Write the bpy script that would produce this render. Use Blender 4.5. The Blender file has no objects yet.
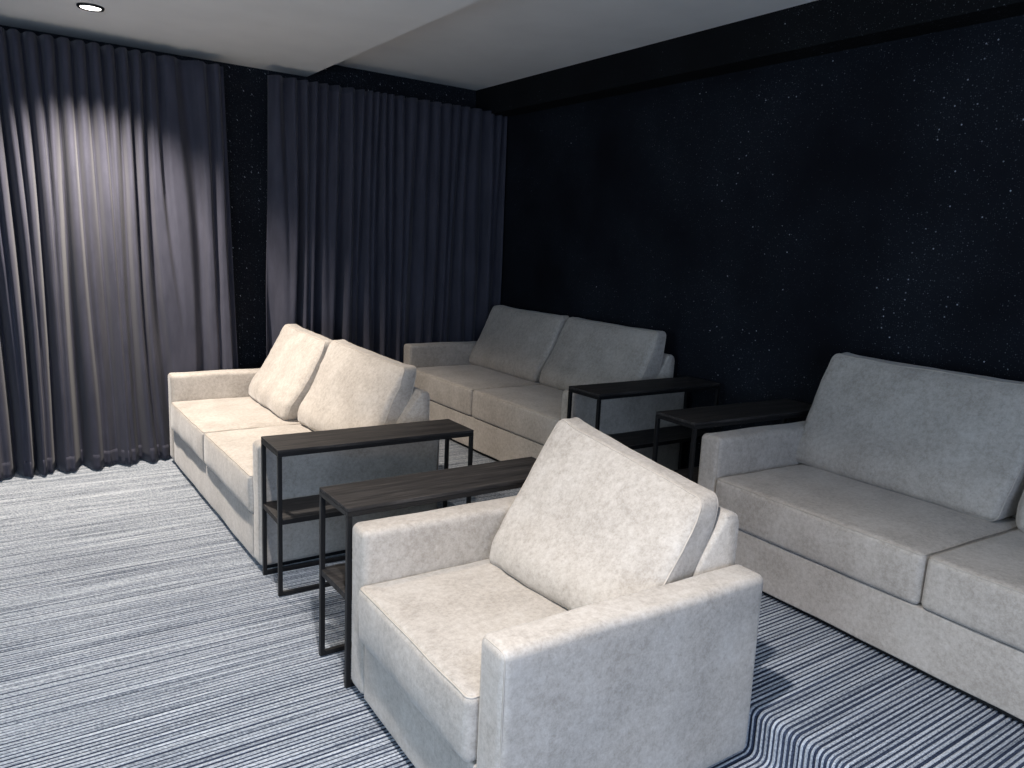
import bpy, bmesh, math, random
from mathutils import Vector, Matrix, noise
random.seed(7)
S = bpy.context.scene
C = S.collection
PI = math.pi

# ------------------------------------------------------------------ materials
def new_mat(name):
    m = bpy.data.materials.new(name); m.use_nodes = True
    nt = m.node_tree; b = nt.nodes['Principled BSDF']
    return m, nt, b
def N(nt, kind, **kw):
    n = nt.nodes.new(kind)
    for k, v in kw.items(): setattr(n, k, v)
    return n
def ramp(nt, fac, stops, interp='LINEAR'):
    r = N(nt, 'ShaderNodeValToRGB'); r.color_ramp.interpolation = interp
    els = r.color_ramp.elements
    while len(els) < len(stops): els.new(0.5)
    for e, (p, c) in zip(els, stops):
        e.position = p; e.color = (*c, 1) if len(c) == 3 else c
    nt.links.new(fac, r.inputs[0]); return r.outputs[0]
def mapping(nt, scale, src='Object'):
    tc = N(nt, 'ShaderNodeTexCoord'); mp = N(nt, 'ShaderNodeMapping')
    mp.inputs['Scale'].default_value = scale
    nt.links.new(tc.outputs[src], mp.inputs['Vector']); return mp.outputs[0]
def noise_tex(nt, vec, scale, detail=3, rough=.55):
    n = N(nt, 'ShaderNodeTexNoise'); n.inputs['Scale'].default_value = scale
    n.inputs['Detail'].default_value = detail; n.inputs['Roughness'].default_value = rough
    nt.links.new(vec, n.inputs['Vector']); return n.outputs['Fac']
def math_n(nt, op, a, b=None, c=None):
    m = N(nt, 'ShaderNodeMath', operation=op)
    for i, v in enumerate((a, b, c)):
        if v is None: continue
        if isinstance(v, (int, float)): m.inputs[i].default_value = v
        else: nt.links.new(v, m.inputs[i])
    return m.outputs[0]
def mixc(nt, fac, a, b, mode='MIX'):
    m = N(nt, 'ShaderNodeMix', data_type='RGBA', blend_type=mode)
    for sock, v in ((m.inputs[0], fac), (m.inputs[6], a), (m.inputs[7], b)):
        if isinstance(v, (int, float)): sock.default_value = v
        elif isinstance(v, tuple): sock.default_value = (*v, 1)
        else: nt.links.new(v, sock)
    return m.outputs[2]
def bump(nt, b, h, strength, dist):
    bp = N(nt, 'ShaderNodeBump'); bp.inputs['Strength'].default_value = strength; bp.inputs['Distance'].default_value = dist
    nt.links.new(h, bp.inputs['Height']); nt.links.new(bp.outputs[0], b.inputs['Normal'])

def suede():
    m, nt, b = new_mat('suede')
    v = mapping(nt, (1, 1, 1))
    big = noise_tex(nt, v, 6, 3, .55); mid = noise_tex(nt, v, 50, 5, .72); fine = noise_tex(nt, v, 150, 3, .65)
    f = math_n(nt, 'ADD', math_n(nt, 'MULTIPLY', big, .30), math_n(nt, 'MULTIPLY', mid, .48))
    f = math_n(nt, 'ADD', f, math_n(nt, 'MULTIPLY', fine, .22))
    col = ramp(nt, f, [(.38, (.345, .311, .272)), (.5, (.455, .414, .366)), (.61, (.54, .502, .454))])
    nt.links.new(col, b.inputs['Base Color'])
    b.inputs['Roughness'].default_value = .86
    b.inputs['Specular IOR Level'].default_value = .25
    b.inputs['Sheen Weight'].default_value = .35; b.inputs['Sheen Roughness'].default_value = .4
    bump(nt, b, math_n(nt, 'ADD', math_n(nt, 'MULTIPLY', mid, .8), fine), .25, .002)
    return m
def carpet(name, stops, rough=.95):
    m, nt, b = new_mat(name)
    tc = N(nt, 'ShaderNodeTexCoord'); sx = N(nt, 'ShaderNodeSeparateXYZ'); nt.links.new(tc.outputs['Object'], sx.inputs[0])
    along = math_n(nt, 'ADD', sx.outputs[0], sx.outputs[2])
    def vec(sa, sv, off):
        cx = N(nt, 'ShaderNodeCombineXYZ')
        nt.links.new(math_n(nt, 'MULTIPLY', along, sa), cx.inputs[0])
        nt.links.new(math_n(nt, 'MULTIPLY', sx.outputs[1], sv), cx.inputs[1]); cx.inputs[2].default_value = off
        return cx.outputs[0]
    yarn = noise_tex(nt, vec(1.5, 55, 0), 1, 2, .5)
    band = noise_tex(nt, vec(.8, 14, 9), 1, 2, .5)
    fib = noise_tex(nt, vec(110, 240, 2), 1, 2, .6)
    f = math_n(nt, 'ADD', math_n(nt, 'MULTIPLY', yarn, .42), math_n(nt, 'MULTIPLY', band, .09))
    f = math_n(nt, 'ADD', f, math_n(nt, 'MULTIPLY', fib, .49))
    nt.links.new(ramp(nt, f, stops), b.inputs['Base Color']); b.inputs['Roughness'].default_value = rough
    b.inputs['Specular IOR Level'].default_value = .1
    bump(nt, b, fib, .5, .002)
    return m
def starry(name, base, base2, sparse=None, shift=0.0):
    m, nt, b = new_mat(name)
    v = mapping(nt, (1, 1, 1), 'Object')
    sx = N(nt, 'ShaderNodeSeparateXYZ'); nt.links.new(v, sx.inputs[0]); cx = N(nt, 'ShaderNodeCombineXYZ')
    nt.links.new(math_n(nt, 'ADD', sx.outputs[0], sx.outputs[1]), cx.inputs[0]); nt.links.new(math_n(nt, 'ADD', sx.outputs[2], sx.outputs[0]), cx.inputs[1])
    v2 = cx.outputs[0]
    cloud = noise_tex(nt, v, 1.3, 4, .6)
    col = ramp(nt, cloud, [(.35, base), (.7, base2)])
    amt = None                                        # fewer specks towards the far corner stand in for less light on the glitter
    if sparse:
        mr = N(nt, 'ShaderNodeMapRange'); nt.links.new(sx.outputs[1], mr.inputs['Value'])
        for k_, v_ in zip(('From Min', 'From Max', 'To Min', 'To Max'), sparse): mr.inputs[k_].default_value = v_
        amt = mr.outputs[0]
    tot = None
    for sc, rad, thr, br in ((20, .070, .72, .55), (48, .11, .64, .20), (110, .20, .57, .07)):
        vo = N(nt, 'ShaderNodeTexVoronoi', voronoi_dimensions='2D'); vo.inputs['Scale'].default_value = sc; nt.links.new(v2, vo.inputs['Vector'])
        dot = math_n(nt, 'LESS_THAN', vo.outputs['Distance'], rad)
        sp = N(nt, 'ShaderNodeSeparateColor'); nt.links.new(vo.outputs['Color'], sp.inputs[0])
        den = math_n(nt, 'ADD', math_n(nt, 'MULTIPLY', cloud, 1.0), shift) if amt is None else math_n(nt, 'ADD', math_n(nt, 'MULTIPLY', cloud, 1.0), amt)
        on = math_n(nt, 'GREATER_THAN', math_n(nt, 'ADD', sp.outputs[0], den), thr + .70)
        g = math_n(nt, 'MULTIPLY', math_n(nt, 'MULTIPLY', dot, on), math_n(nt, 'MULTIPLY', sp.outputs[1], br))
        tot = g if tot is None else math_n(nt, 'MAXIMUM', tot, g)
    fin = mixc(nt, tot, col, (.85, .9, 1.0))
    nt.links.new(fin, b.inputs['Base Color'])
    b.inputs['Roughness'].default_value = .75; b.inputs['Specular IOR Level'].default_value = .18
    return m
def cloth():
    m, nt, b = new_mat('curtain_cloth')
    v = mapping(nt, (1, 1, .25)); n = noise_tex(nt, v, 14, 3, .6)
    col = ramp(nt, n, [(.3, (.035, .036, .051)), (.7, (.053, .053, .072))])
    nt.links.new(col, b.inputs['Base Color']); b.inputs['Roughness'].default_value = .8
    b.inputs['Specular IOR Level'].default_value = .2
    b.inputs['Sheen Weight'].default_value = .12
    return m
def black_wood():
    m, nt, b = new_mat('black_wood')
    v = mapping(nt, (3, 55, 20)); n = noise_tex(nt, v, 1.6, 5, .65)
    col = ramp(nt, n, [(.33, (.010, .0095, .010)), (.58, (.037, .034, .033)), (.72, (.075, .068, .063))])
    nt.links.new(col, b.inputs['Base Color']); b.inputs['Roughness'].default_value = .66
    b.inputs['Specular IOR Level'].default_value = .28
    bump(nt, b, n, .15, .001); return m
def plain(name, col, rough=.6, metal=0, spec=.4, var=.12, sc=18):
    m, nt, b = new_mat(name)
    n = noise_tex(nt, mapping(nt, (1, 1, 1)), sc, 3, .5)
    lo = tuple(c * (1 - var) for c in col); hi = tuple(min(1, c * (1 + var)) for c in col)
    nt.links.new(ramp(nt, n, [(.3, lo), (.7, hi)]), b.inputs['Base Color'])
    b.inputs['Roughness'].default_value = rough; b.inputs['Metallic'].default_value = metal
    b.inputs['Specular IOR Level'].default_value = spec; return m
M = dict(suede=suede(), carpet=carpet('light_carpet_rib', [(.36, (.135, .152, .178)), (.50, (.345, .37, .40)), (.64, (.58, .605, .63))]),
         groove=carpet('dark_carpet_groove', [(.38, (.016, .022, .041)), (.52, (.036, .047, .078)), (.66, (.085, .103, .15))]),
         cloth=cloth(), wood=black_wood(),
         star=starry('starry_wallpaper', (.0016, .0024, .0056), (.009, .012, .0178), (-1.6, -4.4, -.17, .06)),
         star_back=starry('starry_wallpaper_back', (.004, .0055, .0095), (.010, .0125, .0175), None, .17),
         star_plain=starry('dark_bulkhead_paper', (.0016, .0020, .0030), (.005, .006, .0075), (-1.6, -4.2, -.22, -.02)),
         ceil=plain('ceiling_paint', (.88, .885, .87), .9, 0, .1, .03, 3),
         metal=plain('black_powder_coat', (.012, .012, .013), .45, .3),
         plinth=plain('black_plinth', (.008, .008, .009), .7),
         piping=plain('suede_piping', (.47, .425, .37), .85, 0, .2),
         wall=plain('dark_wall_paint', (.05, .055, .07), .9, 0, .1))
def lens():
    m, nt, b = new_mat('lit_lens')
    b.inputs['Base Color'].default_value = (1, 1, 1, 1)
    b.inputs['Emission Color'].default_value = (1, .97, .92, 1); b.inputs['Emission Strength'].default_value = 6
    return m
M['lens'] = lens()

# ------------------------------------------------------------------ helpers
def obj(name, bm, mat, parent=None, smooth=True):
    me = bpy.data.meshes.new(name)
    bmesh.ops.recalc_face_normals(bm, faces=bm.faces)
    bm.to_mesh(me); bm.free()
    if smooth:
        for p in me.polygons: p.use_smooth = True
    me.materials.append(M[mat])
    o = bpy.data.objects.new(name, me); C.objects.link(o)
    if parent is not None: o.parent = parent
    return o
def thing(name, label, cat, loc, rz=0, group=None):
    o = bpy.data.objects.new(name, None); C.objects.link(o)
    o.location = loc; o.rotation_euler = (0, 0, rz); o.empty_display_size = .2
    o['label'] = label; o['category'] = cat
    if group: o['group'] = group
    return o
def spaced(h, r, n, k=4):
    """coordinates from -h to h, dense inside the rounded border r"""
    a = [-h + r * i / k for i in range(k)]
    inner = h - r
    return a + [-inner + 2 * inner * i / n for i in range(n + 1)] + [-x for x in reversed(a)]
def grid_box(bm, xs, ys, zs, fn):
    """closed surface of a box on the given grid lines, every vertex sent through fn"""
    vs = {}
    def V(i, j, k):
        key = (i, j, k)
        if key not in vs: vs[key] = bm.verts.new(fn(Vector((xs[i], ys[j], zs[k]))))
        return vs[key]
    nx, ny, nz = len(xs) - 1, len(ys) - 1, len(zs) - 1
    for i in range(nx):
        for j in range(ny):
            for k in (0, nz): bm.faces.new((V(i, j, k), V(i + 1, j, k), V(i + 1, j + 1, k), V(i, j + 1, k)))
    for i in range(nx):
        for k in range(nz):
            for j in (0, ny): bm.faces.new((V(i, j, k), V(i + 1, j, k), V(i + 1, j, k + 1), V(i, j, k + 1)))
    for j in range(ny):
        for k in range(nz):
            for i in (0, nx): bm.faces.new((V(i, j, k), V(i, j + 1, k), V(i, j + 1, k + 1), V(i, j, k + 1)))
def rounder(a, b, c, r):
    def fn(p):
        q = Vector((max(-(a - r), min(a - r, p.x)), max(-(b - r), min(b - r, p.y)), max(-(c - r), min(c - r, p.z))))
        d = p - q
        return q + d.normalized() * r if d.length > 1e-9 else p
    return fn
def rbox(x0, x1, y0, y1, z0, z1, r, fn=None, n=(6, 6, 4), k=4):
    """rounded box in the parent's frame; fn deforms the finished points"""
    bm = bmesh.new()
    a, b, c = (x1 - x0) / 2, (y1 - y0) / 2, (z1 - z0) / 2
    ctr = Vector(((x0 + x1) / 2, (y0 + y1) / 2, (z0 + z1) / 2)); rd = rounder(a, b, c, r)
    def f(p):
        q = rd(p)
        if fn: q = fn(q, a, b, c)
        return q + ctr
    grid_box(bm, spaced(a, r, n[0], k), spaced(b, r, n[1], k), spaced(c, r, n[2], k), f)
    return bm
def box(x0, x1, y0, y1, z0, z1, bv=.002):
    bm = bmesh.new()
    bmesh.ops.create_cube(bm, size=1)
    for v in bm.verts: v.co = Vector(((x0 + x1) / 2 + v.co.x * (x1 - x0), (y0 + y1) / 2 + v.co.y * (y1 - y0), (z0 + z1) / 2 + v.co.z * (z1 - z0)))
    if bv: bmesh.ops.bevel(bm, geom=bm.edges[:], offset=bv, segments=2, affect='EDGES', profile=.5)
    return bm
def tube(pts, r, closed=True, n=6):
    bm = bmesh.new(); rings = []
    m = len(pts)
    for i, p in enumerate(pts):
        a = pts[(i - 1) % m] if closed or i else pts[0]
        b = pts[(i + 1) % m] if closed or i < m - 1 else pts[-1]
        t = (b - a).normalized(); s = t.cross(Vector((.31, .52, .79)))
        s.normalize(); w = t.cross(s)
        rings.append([bm.verts.new(p + s * r * math.cos(2 * PI * q / n) + w * r * math.sin(2 * PI * q / n)) for q in range(n)])
    for i in range(m if closed else m - 1):
        A, B = rings[i], rings[(i + 1) % m]
        # align ring B to ring A to avoid twist
        off = min(range(n), key=lambda o: sum((A[q].co - B[(q + o) % n].co).length for q in range(n)))
        for q in range(n):
            bm.faces.new((A[q], A[(q + 1) % n], B[(q + 1 + off) % n], B[(q + off) % n]))
    if not closed:
        bm.faces.new(rings[0]); bm.faces.new(rings[-1])
    return bm
def rrect(a, b, r, per=14, cs=6):
    """points of a rounded rectangle half-sizes a, b"""
    out = []
    for sx, sy, a0 in ((1, 1, 0), (-1, 1, 90), (-1, -1, 180), (1, -1, 270)):
        for i in range(cs + 1):
            t = math.radians(a0 + 90 * i / cs)
            out.append((sx * (a - r) + r * math.cos(t), sy * (b - r) + r * math.sin(t)))
    res = []
    for i, p in enumerate(out):
        q = out[(i + 1) % len(out)]
        L = math.hypot(q[0] - p[0], q[1] - p[1]); k = max(1, int(L / .03))
        for j in range(k): res.append((p[0] + (q[0] - p[0]) * j / k, p[1] + (q[1] - p[1]) * j / k))
    return res

# ------------------------------------------------------------------ upholstery
# measured sizes (metres): one seating system
D, A_W, H_ARM, H_SEAT, H_BASE, H_PL, H_BACK = .930, .120, .625, .4415, .2572, .026, .79
def seat_cushion(parent, x0, x1, y0, y1, seed):
    r = .023; z0, z1 = H_BASE - .006, H_SEAT + .004
    off = Vector((seed * 3.1, seed * 1.7, 0))
    def fn(p, a, b, c):
        ex = max(0, 1 - abs(p.x / a) ** 3); ey = max(0, 1 - abs(p.y / b) ** 4)
        q = p.copy()
        if p.z > 0: q.z += .014 * ex * ey * (p.z / c)
        q.x += -.008 * (1 - (p.z / c) ** 2) * ey if p.x < 0 else 0      # the front bulges a little
        nz = noise.noise((p + off) * 6) * .004 + noise.noise((p + off) * 17) * .0015
        if p.z > 0: q.z += nz * ex
        else: q.x += 0
        if p.x < -a * .9: q.x += nz * .7
        return q
    o = obj('seat_cushion', rbox(x0, x1, y0, y1, z0, z1, r, fn, (22, 28, 6)), 'suede', parent)
    a, b, c = (x1 - x0) / 2, (y1 - y0) / 2, (z1 - z0) / 2
    ctr = Vector(((x0 + x1) / 2, (y0 + y1) / 2, (z0 + z1) / 2)); rd = rounder(a, b, c, r)
    pts = []
    for x, y in rrect(a - r * .29, b - r * .29, r * .8):
        p = Vector((x, y, c - r * .29)); p = fn(p, a, b, c); pts.append(p + ctr)
    obj('piping', tube(pts, .0032), 'piping', o)
    return o
def back_cushion(parent, yc, w, seed, ub=.535, ut=.755, top=.90, tb=.19, tm=.085, roll=0, puff=.05, dy=0, yaw=0, sag=.0, lift=0, dw=0):
    """pillow leaning on the backrest; its width runs along y, centre yc; ub/ut = front face at the bottom/top"""
    a, b, c = .5, (w + dw) / 2, .5                         # x = thickness, z = height, both normalised to +-.5
    hgt = top - H_SEAT - .008
    off = Vector((seed * 5.3, seed * 2.9, seed * 1.1))
    R = .036
    def place(t, y, h):
        # t -.5 front .. .5 back, y metres, h 0 .. 1
        h = min(1, max(0, h)); yy = y / b; hh = 2 * h - 1
        ey = max(0, 1 - abs(yy) ** 2.6); eh = max(0, 1 - abs(hh) ** 2.6)
        front = ub + (ut - ub) * h
        thick = tb + (tm - tb) * h ** 1.5
        u = front + (t + .5) * thick - .040 * math.exp(-((h - .20) / .17) ** 2) * (.55 + .45 * ey) * max(0, -2 * t)
        if t < 0: u -= puff * (ey * eh) ** .75 * (-2 * t)
        z = H_SEAT + .010 + hgt * h + lift
        z -= sag * ey * max(0, h - .5) * 2               # top edge dips between the corners
        z += .012 * abs(yy) ** 6 * max(0, h - .8) * 5
        y2 = y * (1 - .018 * (1 - eh) * 0) * (1 - .028 * eh * 0)
        y2 = y - math.copysign(.020, y) * abs(yy) ** 3 * max(0, (abs(hh)) ** 3) * 1.0
        # soft dents and creases fanning from the side seams
        P = Vector((t * .3, y, h * .5)) + off
        e = noise.noise(P * 5) * .009 + noise.noise(P * 12) * .004
        side = abs(yy) ** 3
        e += side * .006 * noise.noise(Vector((P.x * 8, y * 6, (h * .5 + abs(y) * .25) * 38)) + off)
        u += e * (1 if t < .2 else .3); z += e * .4 * h
        y2 += noise.noise(P * 7) * .005
        z += roll * y * h
        v = Vector((u - D / 2, y2, z))
        if yaw:
            p0 = Vector((.70 - D / 2, 0, 0)); v = Matrix.Rotation(yaw, 3, 'Z') @ (v - p0) + p0
        return v + Vector((0, yc + dy, 0))
    T, Hh = tb * .5, hgt * .5
    def rp(p):                                       # round in metric space, then place
        q = rounder(T, b, Hh, R)(p)
        return place(q.x / (2 * T), q.y, (q.z / Hh + 1) / 2)
    bm = bmesh.new()
    grid_box(bm, spaced(T, R, 4), spaced(b, R, 34), spaced(Hh, R, 26), rp)
    o = obj('back_cushion', bm, 'suede', parent)
    for sgn in (-1, 1):                              # seams of the boxed border, front and back
        pts = []
        for y, z in rrect(b - R * .10, Hh - R * .10, R * .9):
            q = Vector((sgn * (T - R * .55), y, z))
            pts.append(place(q.x / (2 * T), q.y, (q.z / Hh + 1) / 2))
        obj('piping', tube(pts, .0028), 'piping', o)
    return o
def seating(name, label, cat, u0, v0, dy, W, z, seats, backs, group=None, depth=.93, out=.024):
    """u0, v0 = far front corner in room axes (u to the right wall, v towards the camera)"""
    global D
    D = depth
    cu, cv = D / 2, W / 2
    cx = u0 + cu * math.cos(dy) - (-cv) * math.sin(dy)
    cy = -v0 + cu * math.sin(dy) + (-cv) * math.cos(dy)
    t = thing(name, label, cat, (cx, cy, z), dy, group)
    X0, X1, Y1 = -D / 2, D / 2, W / 2
    obj('plinth', box(X0 + .038, X1 - .038, -Y1 + .038, Y1 - .038, 0, H_PL + .004, .003), 'plinth', t, False)
    yi = Y1 - A_W
    def soft(seed, amp=.0035):
        off = Vector((seed, seed * 2, 0))
        return lambda p, a, b, c: p + Vector((noise.noise((p + off) * 5), noise.noise((p + off) * 5 + Vector((9, 0, 0))), noise.noise((p + off) * 4 + Vector((0, 7, 0))))) * amp
    obj('base', rbox(X0 + .004, X1 - .01, -yi + .001, yi - .001, H_PL, H_BASE - .008, .008, soft(seats), (8, 20, 4), 3), 'suede', t)
    for s in (1, -1):
        y0, y1 = (yi, Y1) if s > 0 else (-Y1, -yi)
        arm = obj('arm', rbox(X0, X1, y0, y1, H_PL, H_ARM, .026, soft(s * 3 + seats), (22, 3, 14), 4), 'suede', t)
        pts = [Vector((X0 + .0085, (y0 + y1) / 2 + p, (H_PL + H_ARM) / 2 + q)) for p, q in rrect(A_W / 2 - .0085, (H_ARM - H_PL) / 2 - .0085, .02)]
        obj('piping', tube(pts, .0026), 'piping', arm)
    # backrest: wedge between the arms, upright behind, sloping in front
    prof = [(.745, H_BASE + .005), (.745, .60), (.760, .63), (.866, H_BACK - .012), (.874, H_BACK - .002), (.888, H_BACK), (.908, H_BACK - .004), (.922, H_BACK - .012), (.929, H_BACK - .03), (.929, H_PL + .02), (.745, H_PL + .02)]
    prof = [(u + D - .930, zz) for u, zz in prof]
    bm = bmesh.new(); ys = [-yi + .002, -yi + .010, -yi + .02] + [-yi + .02 + (2 * yi - .04) * i / 16 for i in range(1, 16)] + [yi - .02, yi - .010, yi - .002]
    rows = []
    for i, y in enumerate(ys):
        ins = .010 if i in (0, len(ys) - 1) else (.003 if i in (1, len(ys) - 2) else 0)
        rows.append([bm.verts.new((u - D / 2 + (ins if u < D - .06 else -ins * .6), y, zz - (ins if zz > .7 else 0))) for u, zz in prof])
    for a_, b_ in zip(rows, rows[1:]):
        for i in range(len(prof)): bm.faces.new((a_[i], a_[(i + 1) % len(prof)], b_[(i + 1) % len(prof)], b_[i]))
    bm.faces.new(rows[0]); bm.faces.new(rows[-1])
    bk = obj('backrest', bm, 'suede', t)
    es = bk.modifiers.new('soft', 'EDGE_SPLIT'); es.split_angle = math.radians(50)
    sw = 2 * yi / seats
    for i in range(seats):
        y1 = yi - i * sw
        seat_cushion(t, X0 - out, .742 - D / 2, y1 - sw + .003, y1 - .003, i + 1 + seats * 3 + len(C.objects) * .13)
    for i, kw in enumerate(backs):
        y1 = yi - i * sw
        back_cushion(t, y1 - sw / 2, sw - .006, i + 1 + len(C.objects) * .17, **kw)
    return t

ZB = .145                                            # the raised platform
GS = 'suede two-seat sofas'
seating('sofa', 'pale suede two-seat sofa on the lower floor, its far arm against the lit curtain', 'sofa', -2.4477, .138, .0036, 2.085, 0, 2,
        [dict(yaw=-.03, puff=.035, ub=.48, ut=.745, top=.94, roll=.02, dy=.01, dw=-.03), dict(yaw=.10, puff=.055, ub=.565, ut=.79, tb=.17, top=.925, roll=.06, dy=.025, dw=-.04)], GS, .952, .010)
seating('sofa', 'dim taupe two-seat sofa on the raised platform in the far dark corner', 'sofa', -.6985, .1653, -.0018, 2.181, ZB, 2,
        [dict(puff=.022, ub=.535, ut=.765, top=.93, dy=.01), dict(puff=.022, ub=.535, ut=.775, top=.93)], GS, .93, .012)
seating('sofa', 'greyish suede two-seat sofa on the raised platform behind the armchair, cut by the photo edge', 'sofa', -.753, 3.3311, -.0439, 2.181, ZB, 2,
        [dict(puff=.022, ub=.545, ut=.775, top=.975, dy=.035, dw=.02), dict(puff=.022, ub=.545, ut=.775, top=.965)], GS, .93, .012)
seating('armchair', 'cream suede armchair with a single leaning back cushion, square arms', 'armchair', -2.450, 3.3090, -.0213, .976, 0, 1,
        [dict(puff=.025, ub=.468, ut=.785, top=.888, yaw=.085, roll=.165, dy=.0, dw=-.01)], None, .952, .023)

# ------------------------------------------------------------------ side tables
TL, TW, TH = .9667, .2643, .6683
def side_table(label, u0, v0, dy, z):
    cu, cv = TL / 2, TW / 2
    cx = u0 + cu * math.cos(dy) + cv * math.sin(dy); cy = -v0 + cu * math.sin(dy) - cv * math.cos(dy)
    t = thing('console_table', label, 'table', (cx, cy, z), dy, 'black metal-framed console tables')
    a, b, q = TL / 2, TW / 2, .018
    top = obj('table_top', box(-a, a, -b, b, TH - .013, TH, .0018), 'wood', t, False)
    bm = bmesh.new()
    def add(*dims):
        tmp = box(*dims, .0012); me = bpy.data.meshes.new('tmp'); tmp.to_mesh(me); tmp.free(); bm.from_mesh(me); bpy.data.meshes.remove(me)
    for s in (-1, 1):
        add(-a, a, s * b - (q if s > 0 else 0), s * b + (q if s < 0 else 0), TH - .031, TH - .0135)
        add(s * a - (q if s > 0 else 0), s * a + (q if s < 0 else 0), -b + q, b - q, TH - .031, TH - .0135)
    obj('top_frame', bm, 'metal', t, False)
    for sx in (-1, 1):
        for sy in (1, -1):
            x0 = -a if sx < 0 else a - q; y0 = b - q if sy > 0 else -b
            obj('leg', box(x0, x0 + q, y0, y0 + q, 0, TH - .0315, .0015), 'metal', t, False)
    for sy in (1, -1):
        y0 = b - q if sy > 0 else -b
        obj('floor_rail', box(-a + q, a - q, y0, y0 + q, 0, q, .0015), 'metal', t, False)
    obj('shelf', box(-a + .002, a - .002, -b + q + .0005, b - q - .0005, .329, .353, .0015), 'wood', t, False)
    bm = bmesh.new()
    for s in (-1, 1):
        add(-a + q, a - q, s * b - (q if s > 0 else 0), s * b + (q if s < 0 else 0), .331, .353)
    obj('shelf_rail', bm, 'metal', t, False)
    return t
side_table('narrow black console table along the near arm of the front sofa', -2.4353, 2.2360, -.0235, 0)
side_table('black console table touching the far arm of the cream armchair', -2.461, 3.0430, .0058, 0)
side_table('black console table along the near arm of the far corner sofa', -.7508, 2.3530, -.0018, ZB)
side_table('dark console table beside the far arm of the sofa behind the armchair', -.7677, 3.0560, -.0445, ZB)

# ------------------------------------------------------------------ curtains
def curtain(label, uL, uR, uLb, uRb, ztop, zbot, nf, seed, vmax, amp, lim=None):
    nu, nz = int((uR - uL) / .0085), 46
    rnd = random.Random(seed); ph = [rnd.uniform(0, 6.28) for _ in range(8)]
    def g(f, k): return 1 - 2 * (.5 + .5 * math.cos(f)) ** k
    def surf(s, h):                                   # h 0 top .. 1 bottom
        w = uR - uL
        warp = s + .024 * math.sin(9 * s + ph[0]) + .013 * math.sin(21 * s + ph[1])
        warp2 = warp + .012 * h * math.sin(14 * s + ph[3] + 2.2 * h) + .004 * math.sin(31 * s + 5 * h)
        f = 2 * PI * nf * warp2
        k = 1.6 + .8 * math.sin(7 * s + ph[4])
        fine = g(f, k)
        broad = g(f * .5 + .6 * math.sin(11 * s + ph[5]) + .5 * h, 1.9)
        bl = min(1, max(0, (h - .06) / .75)) ** .8
        loc = .75 + .35 * math.sin(5.3 * s + ph[6])
        y = amp * ((1 - .5 * bl) * .50 * fine + .85 * bl * broad * loc + .25 * bl * g(f * .77 + ph[7], 2.4))
        y += .012 * noise.noise(Vector((s * 22, h * 2.5, seed))) * h + .006 * noise.noise(Vector((s * 60, h * 5, seed + 3))) * h
        u0 = uL + (uLb - uL) * h; u1 = uR + (uRb - uR) * h
        u = u0 + (u1 - u0) * s + .012 * noise.noise(Vector((s * 9, h * 1.8, seed + 9))) * h
        v = vmax - amp * .9 + y
        if lim: v = min(v, lim(u))
        v = max(v, -.14)
        z = ztop + (zbot - ztop) * h
        return Vector((u, -v, z))
    def sheet(h0, h1, n, push=0):
        bm = bmesh.new(); rows = []
        for j in range(n + 1):
            h = h0 + (h1 - h0) * j / n
            rows.append([bm.verts.new(surf(i / nu, h) + Vector((0, -push, 0))) for i in range(nu + 1)])
        for a_, b_ in zip(rows, rows[1:]):
            for i in range(nu): bm.faces.new((a_[i], a_[i + 1], b_[i + 1], b_[i]))
        return bm
    t = thing('curtain', label, 'curtain', ((uL + uR) / 2, 0, zbot), 0, 'dark full-height curtains')
    inv = Matrix.Translation((-(uL + uR) / 2, 0, -zbot))
    bm = sheet(0, 1, nz); bm.transform(inv); o = obj('drape', bm, 'cloth', t)
    so = o.modifiers.new('thick', 'SOLIDIFY'); so.thickness = .003; so.offset = 0
    hh = .10 / (ztop - zbot)
    bm = sheet(1 - hh, 1, 4, .0019); bm.transform(inv); hm = obj('hem', bm, 'cloth', t)
    so = hm.modifiers.new('thick', 'SOLIDIFY'); so.thickness = .0008; so.offset = 0
    return t
def lim1(u):
    return .21 if u < -2.62 else max(.118, .21 - (u + 2.62) * .6)
curtain('grey-violet curtain at the left, lit by the ceiling downlight, reaching the floor', -4.35, -2.025, -4.30, -1.945, 2.665, .012, 27, 3, .175, .090, lim1)
curtain('dark navy curtain hanging in the corner behind the two sofas', -1.715, .262, -1.745, .255, 2.665, .150, 23, 11, .118, .070, lambda u: .118)

# ------------------------------------------------------------------ room
def struct(name, bm, mat, smooth=False):
    o = obj(name, bm, mat, None, smooth); o['kind'] = 'structure'; return o
UL, UR, VB, VF = -6.3, .285, -.169, 8.6
H1, H2, US = 2.737, 2.8566, -1.365
# floor: lower carpet, rounded step nosing, platform - one carpet runs over all of it
NOSE = -1.440; r = .028
prof = [(UL, 0)] + [(UL + (NOSE - .044 - UL) * i / 6, 0) for i in range(1, 6)]
for i in range(5):                                    # cove at the foot of the riser
    a = PI / 2 * i / 4; prof.append((NOSE - .062 + .022 * math.sin(a), .022 - .022 * math.cos(a)))
for i in range(9):
    a = PI / 2 * i / 8; prof.append((NOSE - .040 + r * 1.2 * (1 - math.cos(a)), ZB - r + r * math.sin(a)))
prof += [(NOSE + (UR - NOSE) * i / 4, ZB) for i in range(1, 5)]
prof += [(UR, -.1), (UL, -.1)]
top_n = len(prof) - 2
nrm = []
for i in range(top_n):                                # outward direction of the walking surface in the u-z plane
    a = prof[max(0, i - 1)]; b_ = prof[min(top_n - 1, i + 1)]
    tx, tz = b_[0] - a[0], b_[1] - a[1]; L = math.hypot(tx, tz); nrm.append((-tz / L, tx / L))
rnd = random.Random(5); cross = []; v = VB; k = 0      # ribs run along u: across v a rounded light rib, then a dark groove
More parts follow.
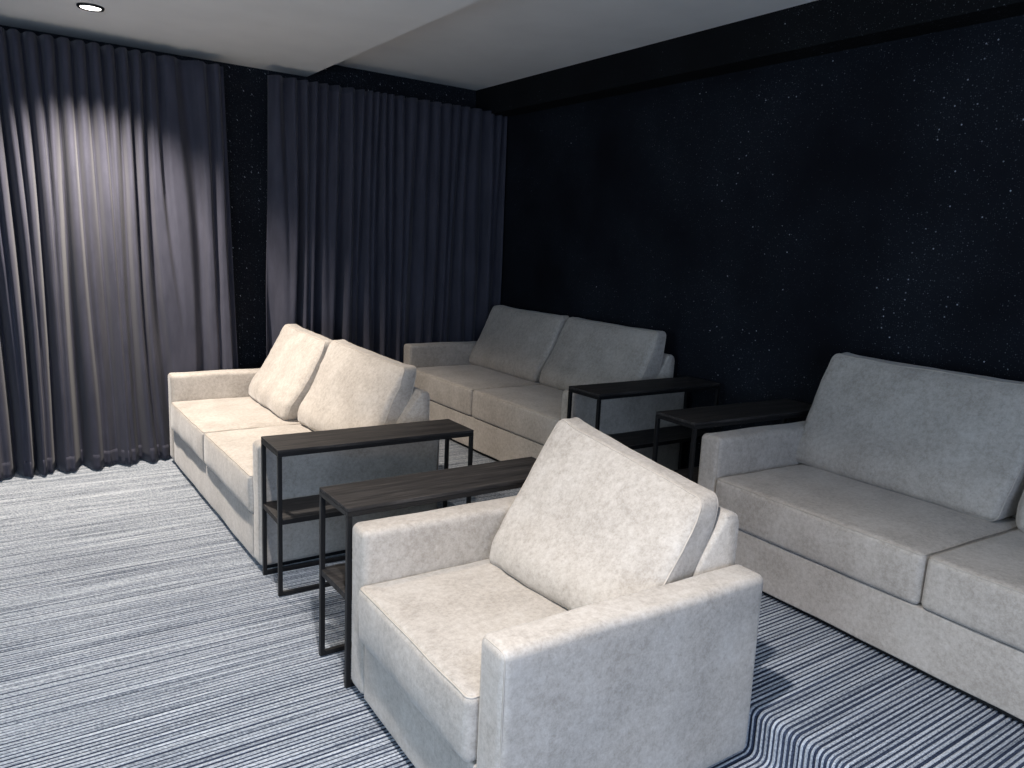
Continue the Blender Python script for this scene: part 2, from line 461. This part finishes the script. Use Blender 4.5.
while v < VF:
    w_ = .0175 * rnd.uniform(.82, 1.18); g_ = w_ * rnd.uniform(.46, .66); rb = w_ - g_; d_ = rnd.uniform(.0036, .0056)
    cross += [(v, -d_, 0), (v + rb * .12, -.0012, 0), (v + rb * .5, 0, 0), (v + rb * .88, -.0012, 0), (v + rb, -d_, 1)]
    v += w_
bm = bmesh.new()
rows = [[bm.verts.new((u + nrm[i][0] * d, -vv, z + nrm[i][1] * d)) for i, (u, z) in enumerate(prof[:top_n])] for vv, d, g in cross]
for a_, b_, c_ in zip(rows, rows[1:], cross):
    for i in range(top_n - 1):
        f_ = bm.faces.new((a_[i], b_[i], b_[i + 1], a_[i + 1])); f_.material_index = c_[2]
under = [[bm.verts.new((u, -vv, -.1)) for u in (prof[0][0], UR)] for vv in (cross[0][0], cross[-1][0])]
bm.faces.new((under[0][0], under[0][1], under[1][1], under[1][0]))
fl = struct('floor', bm, 'carpet', True); fl.data.materials.append(M['groove'])
def slab(name, u0, u1, v0, v1, z0, z1, mat): return struct(name, box(u0, u1, -v1, -v0, z0, z1, 0), mat)
slab('ceiling', US, UR + .1, VB - .1, VF + .1, H2, H2 + .12, 'ceil')
slab('ceiling_soffit', UL - .1, US, VB - .1, VF + .1, H1, H2 + .12, 'ceil')
slab('wall_back', UL, UR + .1, VB - .1, VB, -.1, H2, 'star_back')
slab('wall_right', UR, UR + .1, VB, VF, -.1, H2, 'star')
bm = bmesh.new()                                      # left wall with a wide opening added for the fill light, out of view
for d in ((VB - .1, 3.3, -.1, H1), (5.7, VF + .1, -.1, H1), (3.3, 5.7, -.1, .5), (3.3, 5.7, 2.1, H1)):
    tmp = box(UL - .1, UL, -d[1], -d[0], d[2], d[3], 0); me = bpy.data.meshes.new('t'); tmp.to_mesh(me); tmp.free(); bm.from_mesh(me); bpy.data.meshes.remove(me)
struct('wall_left', bm, 'wall')
slab('trim_1', .1026, UR, VB, VF, 2.641, H2, 'star_plain')               # bulkhead along the starry wall
# front wall (behind the camera) with a wide glazed opening
WU0, WU1, WZ0, WZ1 = -6.0, -3.1, .25, 2.35
bm = bmesh.new()
for d in ((UL, WU0, -.1, H1), (WU1, UR, -.1, H1), (WU0, WU1, -.1, WZ0), (WU0, WU1, WZ1, H1)):
    tmp = box(d[0], d[1], -(VF + .12), -VF, d[2], d[3], 0); me = bpy.data.meshes.new('t'); tmp.to_mesh(me); tmp.free(); bm.from_mesh(me); bpy.data.meshes.remove(me)
struct('wall_front', bm, 'wall')

# ------------------------------------------------------------------ downlights
def lathe(prof, n=40):
    bm = bmesh.new(); rings = [[bm.verts.new((r_ * math.cos(2 * PI * i / n), r_ * math.sin(2 * PI * i / n), z)) for i in range(n)] for r_, z in prof]
    for a_, b_ in zip(rings, rings[1:]):
        for i in range(n): bm.faces.new((a_[i], a_[(i + 1) % n], b_[(i + 1) % n], b_[i]))
    return bm, rings
LU = -2.865
def downlight(label, u, v, power, full=True, cone=116):
    if full:
        t = thing('downlight', label, 'ceiling light', (u, -v, H1))
        bm, rg = lathe([(.067, 0), (.067, -.006), (.064, -.011), (.058, -.012), (.052, -.009), (.050, 0)])
        obj('trim_ring', bm, 'metal', t)
        bm, rg = lathe([(.0505, -.008), (.040, -.0105), (.02, -.0115), (.002, -.012)])
        bm.faces.new(rg[-1]); obj('lens', bm, 'lens', t)
    ld = bpy.data.lights.new('downlight_beam', 'SPOT'); ld.energy = power[3]; ld.color = power[:3]
    ld.spot_size = math.radians(cone); ld.spot_blend = .8; ld.shadow_soft_size = .04
    lo = bpy.data.objects.new('downlight_beam', ld); C.objects.link(lo)
    lo.location = (u, -v, H1 - .03); return lo
def opening(name, loc, rot, sx, sy, power):
    ad = bpy.data.lights.new(name, 'AREA'); ad.shape = 'RECTANGLE'; ad.size = sx; ad.size_y = sy
    ad.energy = power[3]; ad.color = power[:3]
    ao = bpy.data.objects.new(name, ad); C.objects.link(ao); ao.location = loc; ao.rotation_euler = rot
P1 = (1.000, 0.899, 0.798, 476.0)
P2 = (1.000, 0.786, 0.571, 56.0)
P3 = (1.000, 0.950, 0.921, 280.0)
P4 = (0.538, 0.692, 1.000, 117.0)
P5 = (0.655, 0.848, 1.000, 49.5)
P6 = (0.731, 0.827, 1.000, 208.0)
downlight('small round recessed ceiling downlight with a black rim, lit', LU, .686, P1)
downlight('', LU, 2.58, P2, False)
downlight('', LU, 4.48, P3, False)
downlight('', LU, 6.38, P6, False)
# Daylight entering through the opening behind the camera
opening('opening_light', ((WU0 + WU1) / 2, -(VF + .06), (WZ0 + WZ1) / 2), (math.radians(90), 0, 0), WU1 - WU0 - .1, WZ1 - WZ0 - .1, P4)
opening('opening_light', (UL - .04, -4.5, 1.3), (math.radians(90), 0, math.radians(-90)), 2.4, 1.6, P5)  # added cool fill from the left, unseen, shining in through the added opening

w = bpy.data.worlds.new('sky'); S.world = w; w.use_nodes = True
w.node_tree.nodes['Background'].inputs[0].default_value = (.5, .7, 1, 1); w.node_tree.nodes['Background'].inputs[1].default_value = .3

# ------------------------------------------------------------------ camera
psi, pitch, roll, f = .6087, .1783, .0478, 760.15
c_, s_ = math.cos(pitch), math.sin(pitch)
Rr = Vector((math.cos(psi), -math.sin(psi), 0)); F = Vector((math.sin(psi) * c_, math.cos(psi) * c_, -s_)); U = Vector((math.sin(psi) * s_, math.cos(psi) * s_, c_))
R2 = Rr * math.cos(roll) + U * math.sin(roll); U2 = U * math.cos(roll) - Rr * math.sin(roll)
cd = bpy.data.cameras.new('camera'); cam = bpy.data.objects.new('camera', cd); C.objects.link(cam)
cam.matrix_world = Matrix(((R2.x, U2.x, -F.x, -3.4247), (R2.y, U2.y, -F.y, -5.6306), (R2.z, U2.z, -F.z, 1.5691), (0, 0, 0, 1)))
cd.sensor_fit = 'HORIZONTAL'; cd.sensor_width = 36; cd.lens = f / 1024 * 36; cd.clip_start = .02; cd.clip_end = 100
S.camera = cam
vs = S.view_settings
vs.view_transform = 'Standard'; vs.look = 'None'; vs.gamma = 1; vs.use_curve_mapping = False; vs.exposure = 0
